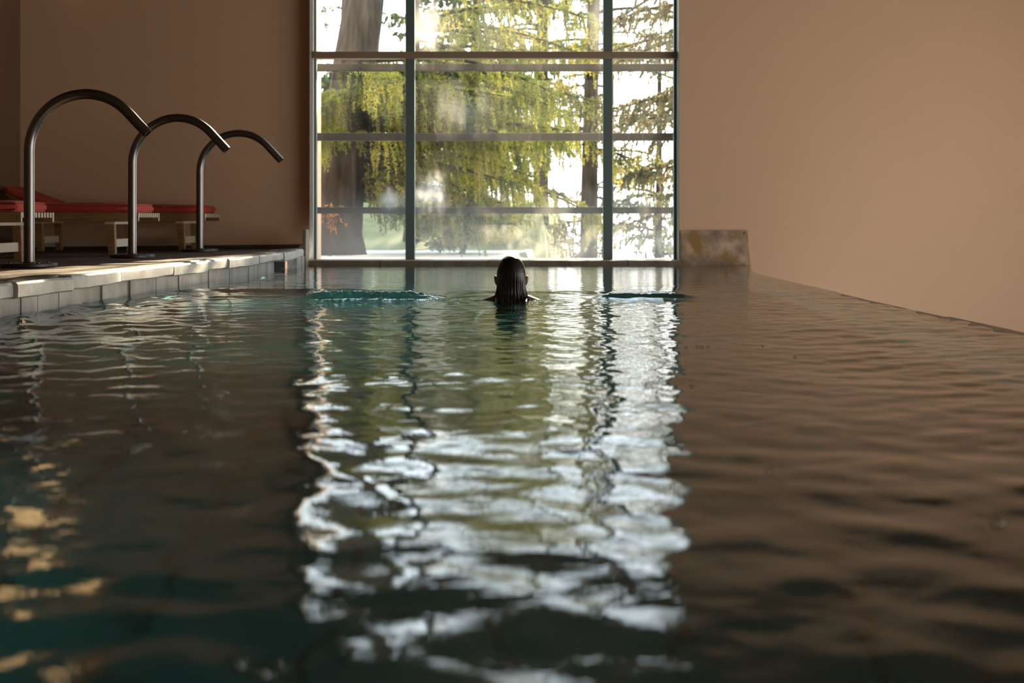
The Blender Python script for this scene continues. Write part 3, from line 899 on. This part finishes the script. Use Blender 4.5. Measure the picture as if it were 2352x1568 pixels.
# torso lying towards the camera, sinking to the hips
for (y0, z0, w0, h0, y1, z1, w1, h1) in ((-0.07, -0.08, 0.16, 0.085, -0.22, -0.14, 0.145, 0.10), (-0.22, -0.14, 0.145, 0.10, -0.40, -0.21, 0.115, 0.085), (-0.40, -0.21, 0.115, 0.085, -0.58, -0.28, 0.155, 0.105)):
    for k in range(7):
        t = k / 6
        ell(bm, (0, y0 + (y1 - y0) * t, z0 + (z1 - z0) * t), w0 + (w1 - w0) * t, 0.085, h0 + (h1 - h0) * t)
for s in (-1, 1):
    capsule(bm, (s * 0.045, -0.04, 0.012), 0.040, (s * 0.155, -0.01, -0.048), 0.056)       # trapezius and shoulder
    capsule(bm, (s * 0.165, -0.01, -0.055), 0.050, (s * 0.36, 0.13, -0.13), 0.038)         # upper arm
    capsule(bm, (s * 0.36, 0.13, -0.13), 0.038, (s * 0.30, 0.36, -0.13), 0.025)            # forearm
    wx, wy, wz = s * 0.295, 0.385, -0.13
    capsule(bm, (wx, wy, wz), 0.024, (wx - s * 0.010, wy + 0.02, wz), 0.022)
    for q, (dx, ln_) in enumerate(((-0.030, 0.066), (-0.010, 0.076), (0.010, 0.070), (0.029, 0.054))):
        bx = wx - s * 0.015 - s * dx
        capsule(bm, (wx - s * 0.012 - s * dx * 0.5, wy + 0.025, wz), 0.014, (bx, wy + 0.085, wz - 0.002), 0.0115, 10)
        capsule(bm, (bx, wy + 0.085, wz - 0.002), 0.0095, (bx - s * dx * 0.25, wy + 0.085 + ln_ * 0.55, wz - 0.007), 0.0085, 10)
        capsule(bm, (bx - s * dx * 0.25, wy + 0.085 + ln_ * 0.55, wz - 0.007), 0.0085, (bx - s * dx * 0.4, wy + 0.085 + ln_, wz - 0.020), 0.007, 10)
    capsule(bm, (wx - s * 0.03, wy + 0.035, wz), 0.013, (wx - s * 0.060, wy + 0.070, wz - 0.008), 0.011, 10)
    capsule(bm, (wx - s * 0.060, wy + 0.070, wz - 0.008), 0.010, (wx - s * 0.066, wy + 0.105, wz - 0.014), 0.008, 10)
    capsule(bm, (s * 0.085, -0.60, -0.29), 0.088, (s * 0.14, -0.99, -0.40), 0.058)         # thigh
    capsule(bm, (s * 0.14, -0.99, -0.40), 0.056, (s * 0.15, -1.20, -0.41), 0.054)
    capsule(bm, (s * 0.15, -1.20, -0.41), 0.054, (s * 0.155, -1.41, -0.43), 0.034)         # calf
    capsule(bm, (s * 0.155, -1.43, -0.44), 0.032, (s * 0.17, -1.60, -0.47), 0.024)         # foot
    capsule(bm, (s * 0.165, -1.55, -0.46), 0.028, (s * 0.185, -1.63, -0.475), 0.018)
me = bpy.data.meshes.new('body'); bm.to_mesh(me); bm.free()
tmp = bpy.data.objects.new('tmp', me); COL.objects.link(tmp)
rm = tmp.modifiers.new('r', 'REMESH'); rm.mode = 'VOXEL'; rm.voxel_size = 0.0055; rm.use_smooth_shade = True
smd = tmp.modifiers.new('s', 'SMOOTH'); smd.factor = 0.5; smd.iterations = 4
dg = bpy.context.evaluated_depsgraph_get()
me2 = bpy.data.meshes.new_from_object(tmp.evaluated_get(dg))
bpy.data.objects.remove(tmp)
me2.name = 'body'
me2.materials.clear()
body = mesh_obj('body', me2, M['skin'], per, smooth=True)
# long wet hair: a cap that falls straight down the nape into the water
bm = bmesh.new()
prof = [  # z, half width, front y, back y
    (0.2735, 0.004, -0.012, -0.022), (0.272, 0.020, 0.012, -0.044), (0.267, 0.036, 0.032, -0.062), (0.256, 0.053, 0.050, -0.080), (0.240, 0.067, 0.062, -0.093), (0.220, 0.077, 0.066, -0.102),
    (0.195, 0.0845, 0.056, -0.109), (0.170, 0.0885, 0.040, -0.113), (0.145, 0.0895, 0.020, -0.114), (0.120, 0.0880, 0.000, -0.112),
    (0.095, 0.0865, -0.015, -0.109), (0.070, 0.0880, -0.024, -0.107), (0.045, 0.0935, -0.030, -0.108), (0.020, 0.1025, -0.034, -0.111), (0.0, 0.110, -0.036, -0.116), (-0.03, 0.114, -0.04, -0.124), (-0.07, 0.105, -0.05, -0.14), (-0.10, 0.09, -0.07, -0.15)]
rings = []
NH = 180
rh = random.Random(4)
fr_ = [(rh.randint(9, 40), rh.uniform(0, 6.28), rh.uniform(0.3, 1)) for _ in range(14)]
dense = []
for i in range(len(prof) - 1):
    for s in range(4):
        t = s / 4; dense.append([prof[i][q] + (prof[i+1][q] - prof[i][q]) * t for q in range(4)])
dense.append(list(prof[-1]))
for (z, hw, yf, yb) in dense:
    ring = []
    g = smooth(np.array((0.19 - z) / 0.16)) * 0.0048
    for k in range(NH):
        a = 2 * PI * k / NH
        ca, sa = math.cos(a), math.sin(a)
        yc = (yf + yb) / 2; ry = (yf - yb) / 2
        m_ = sum(w * math.sin(f * a + p + 2.0 * (0.2 - z)) for f, p, w in fr_) / 4.5
        rsc = 1 + float(g) * m_ / 0.09 * 1.4
        ring.append(bm.verts.new((hw * ca * rsc, yc + ry * sa * rsc, z)))
    rings.append(ring)
for a_, b_ in zip(rings, rings[1:]):
    for k in range(NH): bm.faces.new((a_[k], a_[(k+1) % NH], b_[(k+1) % NH], b_[k]))
bm.faces.new(rings[0][::-1]); bm.faces.new(rings[-1])
# a few loose strands at the crown and the tips
for q in range(26):
    x0 = rh.uniform(-0.03, 0.03); y0 = -0.02 + rh.uniform(-0.02, 0.02)
    zt = 0.272 - 3.2 * x0 * x0
    sweep(bm, [(x0, y0, zt - 0.004), (x0 + rh.uniform(-0.004, 0.004), y0 - 0.004, zt + rh.uniform(0.001, 0.006)), (x0 + rh.uniform(-0.012, 0.012), y0 - 0.014, zt + rh.uniform(-0.002, 0.007))], [0.0007, 0.0006, 0.0002], 5)
for q in range(22):
    a = rh.uniform(PI * 1.0, PI * 2.0)
    x0 = 0.104 * math.cos(a); y0 = -0.075 + 0.040 * math.sin(a)
    sweep(bm, [(x0 * 0.86, y0 + 0.012, 0.045), (x0 * 0.98, y0 + 0.003, 0.015), (x0 * 1.10 + rh.uniform(-.008, .008), y0 - 0.012, -0.015), (x0 * 1.2 + rh.uniform(-.02, .02), y0 - 0.03, -0.05)], [0.003, 0.005, 0.004, 0.001], 7)
hr = obj('hair', bm, M['hair'], per, smooth=True)
hr['label'] = 'long wet black hair falling straight into the water'
prop(per, 'person with wet black hair swimming away, head and shoulders above the water', 'person')

# swimsuit shell: the straps and back of a one-piece
for s in (-1, 1):
    bm = bmesh.new()
    sweep(bm, [(s * 0.085, -0.02, 0.000), (s * 0.090, -0.09, 0.012), (s * 0.085, -0.16, -0.02), (s * 0.075, -0.26, -0.05)], 0.011, 8)
    obj('swimsuit_strap', bm, M['swimsuit'], per, smooth=True)

# ------------------------------------------------------------------ outside
xs = lambda y: (-9.0, 7.0)
def ground_z(x, y):
    k = smooth(np.array((x - 0.1 - 0.05 * (y - 16)) / 1.2))           # falls away on the right
    far = smooth(np.array((y - 16.2) / 3.0))
    bank = 0.85 * smooth(np.array((y - 20.5) / 4.0)) + 0.25 * smooth(np.array((y - 27) / 10.0))
    return float(0.0 + bank * (1 - k) - 9.0 * k * far - 0.02)
o = ground_mesh('ground', xs, np.concatenate([np.arange(14.12, 20, 0.4), np.arange(20, 60, 1.0)]), 60, ground_z, M['grass'])
prop(o, 'grassy bank rising outside the window at lower left', 'lawn', kind='structure')
o = ground_mesh('terrace', lambda y: (-6, 3.5), np.arange(14.11, 20.8, 0.3), 40, lambda x, y: ground_z(x, y) + 0.012, M['terrace'])
prop(o, 'pale terrace paving just outside the window', 'paving', kind='structure')

def leaf_mesh(C, D, U, L, W):
    """Quads centred on C, along D, width along U."""
    a = C - D * L[:, None] * 0.5; b = C + D * L[:, None] * 0.5; w = U * W[:, None] * 0.5
    V = np.stack([a - w * 0.5, a + w * 0.5, b * 0.45 + a * 0.55 + w, b, b * 0.45 + a * 0.55 - w], 1).reshape(-1, 3)
    F = np.arange(len(C) * 5).reshape(-1, 5)
    return V, F
def unit(a): return a / np.maximum(1e-9, np.linalg.norm(a, axis=-1, keepdims=True))
def tree(name, x, y, zb, h, r, lean, branches, mat, label, seed, strand=(0.18, 0.60), per_b=14, needles=46, nl=(0.03, 0.055), nw=(0.007, 0.013), spread=0.16, hang=1.0, cat='tree', group='trees outside the window'):
    """branches: list of (z, azimuth_deg, length, rise, droop)"""
    g = np.random.default_rng(seed); rl = random.Random(seed)
    root = empty(name, (x, y, zb))
    bm = bmesh.new()
    N = 26; pts = []; rad = []
    for i in range(N + 1):
        t = i / N; z = h * t
        pts.append((lean[0] * t + 0.03 * math.sin(5 * t + seed), lean[1] * t, z)); rad.append(r * (1 - 0.72 * t) * (1 + 0.45 * math.exp(-z / 0.25)))
    ph = [rl.uniform(0, 6.28) for _ in range(4)]
    sweep(bm, pts, rad, 28, jitter=lambda i, k: 1 + 0.05 * math.sin(k * 2 * PI / 28 * 9 + 0.4 * i + ph[0]) + 0.035 * math.sin(k * 2 * PI / 28 * 5 + ph[1] + i * 0.7) + rl.uniform(-0.02, 0.02))
    obj('trunk', bm, M['bark'], root, smooth=True)
    bb = bmesh.new(); C = []; D = []
    for (z, az, Lb, rise, droop) in branches:
        t = min(1, z / h); o = Vector((lean[0] * t, lean[1] * t, z))
        ca, sa = math.cos(R(az)), math.sin(R(az))
        bend = rl.uniform(-0.12, 0.12)
        def P(u): return Vector((o.x + Lb * u * ca - bend * Lb * u * u * sa, o.y + Lb * u * sa + bend * Lb * u * u * ca, o.z + Lb * (rise * u - droop * u * u)))
        r0 = min(r * 0.35, 0.012 + 0.014 * Lb)
        sweep(bb, [P(q / 9) for q in range(10)], [r0 * (1 - 0.85 * q / 9) for q in range(10)], 7)
        for s_ in range(int(per_b * max(0.4, Lb / 1.5))):
            u_ = rl.uniform(0.12, 1.0) ** 0.8
            p = P(u_); side = rl.choice((-1, 1)) * rl.uniform(0.1, 1.0) * spread * Lb * (1.15 - u_ * 0.6)
            ls = rl.uniform(*strand)
            # twig runs sideways then hangs
            q0 = p; q1 = p + Vector((-sa * side + ca * 0.08, ca * side + sa * 0.08, rl.uniform(-0.02, 0.05) * (1 if hang > 0.5 else 3)))
            q2 = q1 + Vector((rl.uniform(-0.09, 0.09) + ca * 0.06, rl.uniform(-0.09, 0.09), -ls * hang + (1 - hang) * rl.uniform(-0.2, 0.2)))
            sweep(bb, [q0, q1, q2], [0.005, 0.0035, 0.0012], 4)
            n1 = max(6, int(needles * 0.4)); n2 = needles
            t1 = g.uniform(0, 1, (n1, 1)); t2 = g.uniform(0, 1, (n2, 1))
            a0, a1, a2 = (np.array(v[:]) for v in (q0, q1, q2))
            seg = np.concatenate([a0 + (a1 - a0) * t1, a1 + (a2 - a1) * t2])
            ax = np.concatenate([np.repeat(unit((a1 - a0)[None]), n1, 0), np.repeat(unit((a2 - a1)[None]), n2, 0)])
            rd = unit(g.normal(0, 1, seg.shape))
            d = unit(rd + 0.55 * ax + np.array([0, 0, -0.15]))
            C.append(seg + d * 0.018); D.append(d)
    obj('branches', bb, M['bark'], root, smooth=True)
    C = np.concatenate(C); D = np.concatenate(D)
    U = unit(np.cross(D, unit(g.normal(0, 1, D.shape))))
    L = g.uniform(nl[0], nl[1], len(C)); W = g.uniform(nw[0], nw[1], len(C))
    V, F = leaf_mesh(C, D, U, L, W)
    mesh_obj('foliage', np_mesh('foliage', V, F), mat, root)
    prop(root, label, cat, group)
    return root
def brs(seed, n, z0, z1, azs, L0, L1, rise, droop):
    q = random.Random(seed)
    return [(q.uniform(z0, z1), q.choice(azs) + q.uniform(-22, 22), q.uniform(L0, L1), q.uniform(*rise), q.uniform(*droop)) for _ in range(n)]

tree('larch_tree', -2.62, 18.0, 0.0, 9.0, 0.40, (1.1, 0.3),
     brs(1, 26, 1.7, 2.9, (0, -20, -50, 20), 1.2, 3.3, (0.05, 0.2), (0.15, 0.4)) + brs(2, 20, 1.0, 2.2, (5, -15, 30), 1.0, 3.0, (0.0, 0.15), (0.15, 0.35)) + brs(7, 7, 0.7, 1.3, (10, 0), 1.6, 2.6, (-0.05, 0.1), (0.1, 0.3))
     + brs(3, 8, 1.6, 2.3, (200, 250, 280), 0.7, 1.6, (0.1, 0.3), (0.2, 0.5)) + brs(4, 4, 5.6, 6.6, (0, 40), 1.5, 2.6, (0.1, 0.3), (0.3, 0.5)),
     M['larch'], 'thick dark leaning trunk with drooping yellow-green needles behind the left panes', 31, per_b=30, needles=62, nl=(0.035, 0.065), nw=(0.009, 0.015))
tree('larch_tree', -1.74, 21.5, -0.1, 10.0, 0.13, (0.1, 0.2),
     brs(11, 28, 1.2, 5.0, (0, 15, -20, 330), 1.2, 3.6, (0.05, 0.25), (0.15, 0.4)) + brs(12, 10, 0.5, 1.5, (0, 20, 340), 1.0, 2.2, (0.0, 0.1), (0.1, 0.3)),
     M['larch2'], 'yellow-green larch filling the centre pane, its thin trunk behind the left mullion', 32, per_b=26, needles=60, nl=(0.04, 0.07), nw=(0.010, 0.017))
tree('larch_tree', 1.38, 24.5, -6.0, 15.0, 0.24, (0.35, 0.2),
     [(z + 6, a, l, r_, d) for z, a, l, r_, d in brs(13, 22, 1.2, 5.2, (180, 200, 240, 300, 340), 0.8, 2.0, (0.1, 0.3), (0.3, 0.6))],
     M['larch2'], 'slim leaning tree right of centre before bright sky, sparse needles', 33, per_b=18, needles=36, nl=(0.045, 0.075), nw=(0.014, 0.024))
tree('larch_tree', 0.62, 25.5, -6.0, 14.0, 0.24, (0.0, 0.2),
     [(z + 6, a, l, r_, d) for z, a, l, r_, d in brs(14, 20, 2.2, 5.6, (0, 180, 220, 300), 0.6, 1.7, (0.1, 0.3), (0.3, 0.6)) + brs(24, 9, -0.8, 0.9, (190, 240, 300), 0.6, 1.4, (0.0, 0.2), (0.2, 0.4))],
     M['grey_leaf'], 'straight grey trunk in the centre pane seen against white mist', 34, per_b=18, needles=34, nl=(0.05, 0.08), nw=(0.015, 0.026))
tree('leafy_tree', 4.5, 22.5, -4.0, 13.5, 0.22, (-0.5, 0.1),
     [(z + 4, a, l, r_, d) for z, a, l, r_, d in brs(15, 44, 0.4, 5.4, (160, 180, 200, 230), 1.2, 2.9, (0.1, 0.45), (0.25, 0.6)) + brs(25, 40, 4.2, 9.0, (0, 330, 30, 60, 300), 0.8, 2.2, (0.1, 0.4), (0.2, 0.5))],  # high branches out of view are added to shade the coping
     M['grey_leaf'], 'olive brown tree whose twigs fill the right-hand panes', 35, per_b=19, needles=26, nl=(0.05, 0.09), nw=(0.022, 0.038), hang=0.55, spread=0.22)
tree('leafy_tree', 2.1, 29.0, -6.0, 12.0, 0.2, (0.2, 0.1),
     [(z + 6, a, l, r_, d) for z, a, l, r_, d in brs(16, 26, -1.8, 5.0, (0, 90, 180, 220, 270), 0.8, 2.2, (0.1, 0.4), (0.2, 0.5))],
     M['grey_leaf'], 'pale hazy tree low behind the right mullion', 36, per_b=14, needles=24, nl=(0.06, 0.10), nw=(0.025, 0.045), hang=0.5, spread=0.25)
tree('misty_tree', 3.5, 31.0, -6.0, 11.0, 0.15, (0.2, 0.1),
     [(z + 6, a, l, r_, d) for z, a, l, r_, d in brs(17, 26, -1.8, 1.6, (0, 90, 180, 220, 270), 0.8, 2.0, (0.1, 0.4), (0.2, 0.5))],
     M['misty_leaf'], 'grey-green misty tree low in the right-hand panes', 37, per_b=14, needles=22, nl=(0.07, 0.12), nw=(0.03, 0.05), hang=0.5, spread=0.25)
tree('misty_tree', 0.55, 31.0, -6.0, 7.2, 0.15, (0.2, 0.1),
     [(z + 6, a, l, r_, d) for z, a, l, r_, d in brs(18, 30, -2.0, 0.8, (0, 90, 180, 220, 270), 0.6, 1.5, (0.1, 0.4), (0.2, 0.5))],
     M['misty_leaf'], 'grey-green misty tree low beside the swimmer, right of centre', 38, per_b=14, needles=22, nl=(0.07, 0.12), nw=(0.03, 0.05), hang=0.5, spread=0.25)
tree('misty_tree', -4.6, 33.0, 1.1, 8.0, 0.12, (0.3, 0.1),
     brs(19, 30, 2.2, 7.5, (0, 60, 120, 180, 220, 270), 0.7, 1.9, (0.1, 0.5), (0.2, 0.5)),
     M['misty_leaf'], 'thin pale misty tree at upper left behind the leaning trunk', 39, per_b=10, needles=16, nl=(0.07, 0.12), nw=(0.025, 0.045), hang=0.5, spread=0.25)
for i, (x, y, hh, rr_, lab) in enumerate(((-6.4, 27.0, 3.2, 2.0, 'deep green tree far behind the big leaning trunk'), (-3.6, 30.0, 3.6, 2.2, 'deep green tree beyond the grass bank, left of the first mullion'),
                                         (-1.0, 33.0, 6.6, 2.6, 'deep green tree far behind the centre pane'))):
    zb = ground_z(x, y)
    tree('leafy_tree', x, y, zb, hh, 0.2, (0.1, 0),
         brs(40 + i, 70, 0.3, hh * 0.85, (0, 60, 120, 180, 240, 300), rr_ * 0.5, rr_, (0.1, 0.4), (0.2, 0.5)),
         M['dark_leaf'], lab, 50 + i, per_b=12, needles=24, nl=(0.10, 0.16), nw=(0.05, 0.08), hang=0.5, spread=0.3, strand=(0.2, 0.5))
zb = ground_z(-0.75, 19.5)
tree('garden_shrub', -0.72, 18.3, -0.02, 0.60, 0.03, (0.15, 0),
     brs(61, 26, 0.1, 0.55, (0, 60, 120, 180, 240, 300), 0.3, 0.75, (0.3, 0.7), (0.2, 0.4)),
     M['larch'], 'low yellow-green shrub outside the centre pane, just above the sill', 62, per_b=60, needles=30, strand=(0.06, 0.16), nl=(0.035, 0.06), nw=(0.014, 0.024), hang=0.6, spread=0.3, cat='shrub', group=None)
tree('garden_shrub', -2.55, 17.3, -0.02, 0.50, 0.02, (0.0, 0),
     brs(63, 6, 0.42, 0.55, (0, 90, 180, 270), 0.06, 0.16, (0.2, 0.7), (0.1, 0.3)),
     M['sunpatch_leaf'], 'small orange tuft imitating a sun patch at the foot of the big trunk', 64, per_b=16, needles=9, strand=(0.03, 0.08), nl=(0.03, 0.05), nw=(0.015, 0.025), hang=0.5, spread=0.3, cat='shrub', group=None)

# ------------------------------------------------------------------ underwater lamps added to brighten the pool
for (x, y, look, e, lab) in ((-2.33, 8.9, (1, 0, 0), 30, 'round underwater light added in the left pool wall near the swimmer'), (-2.26, 11.5, (1, 0, 0), 16, 'round underwater light added in the left pool wall before the dark niche'),
                        (-2.58, 3.2, (1, 0, 0), 16, 'round underwater light added in the left pool wall nearest the viewer')):
    x = float(interp(y, WALL)) + 0.005
    pl = empty('added_pool_light', (x, y, -0.75))
    bm = bmesh.new()
    prof_ = [(0.13, 0.0), (0.13, 0.05), (0.125, 0.056), (0.115, 0.05), (0.11, 0.004)]
    rgs = []
    for r_, d_ in prof_:
        rgs.append([bm.verts.new((d_, r_ * math.cos(2 * PI * k / 32), r_ * math.sin(2 * PI * k / 32))) for k in range(32)])
    for a_, b_ in zip(rgs, rgs[1:]):
        for k in range(32): bm.faces.new((a_[k], a_[(k+1) % 32], b_[(k+1) % 32], b_[k]))
    bm.faces.new(rgs[0]); bm.faces.new(rgs[-1])
    obj('bezel', bm, M['steelbase'], pl, smooth=True, angle=30)
    l = bpy.data.lights.new('added_pool_lamp', 'AREA'); l.shape = 'DISK'; l.size = 0.17; l.energy = e; l.color = (0.62, 1.0, 0.92)
    lo_ = bpy.data.objects.new('added_pool_lamp', l); lo_.location = (x + 0.010, y, -0.75)
    lo_.rotation_euler = Vector(look).to_track_quat('-Z', 'Y').to_euler(); COL.objects.link(lo_)
    prop(pl, lab, 'added pool light')

# ------------------------------------------------------------------ warm lamp added high in the left corner to make the orange reflection
lp = empty('added_wall_lamp', (-5.42, 14.32, 3.38))
bm = bmesh.new(); box(bm, -0.16, 0.16, -0.14, -0.02, -0.25, 0.5, 0.02)
obj('added_lamp_shade', bm, M['lamp'], lp)
bm = bmesh.new(); box(bm, -0.19, 0.19, -0.02, 0.03, -0.28, 0.53, 0.008); box(bm, -0.18, 0.18, -0.16, -0.02, -0.28, -0.25, 0.005); box(bm, -0.18, 0.18, -0.16, -0.02, 0.50, 0.53, 0.005); box(bm, -0.17, 0.17, -0.15, -0.13, 0.10, 0.13, 0.003)
obj('added_lamp_bracket', bm, M['steelbase'], lp)
prop(lp, 'unseen warm lamp added high in the left corner, mirrored orange at the lower left', 'lamp')
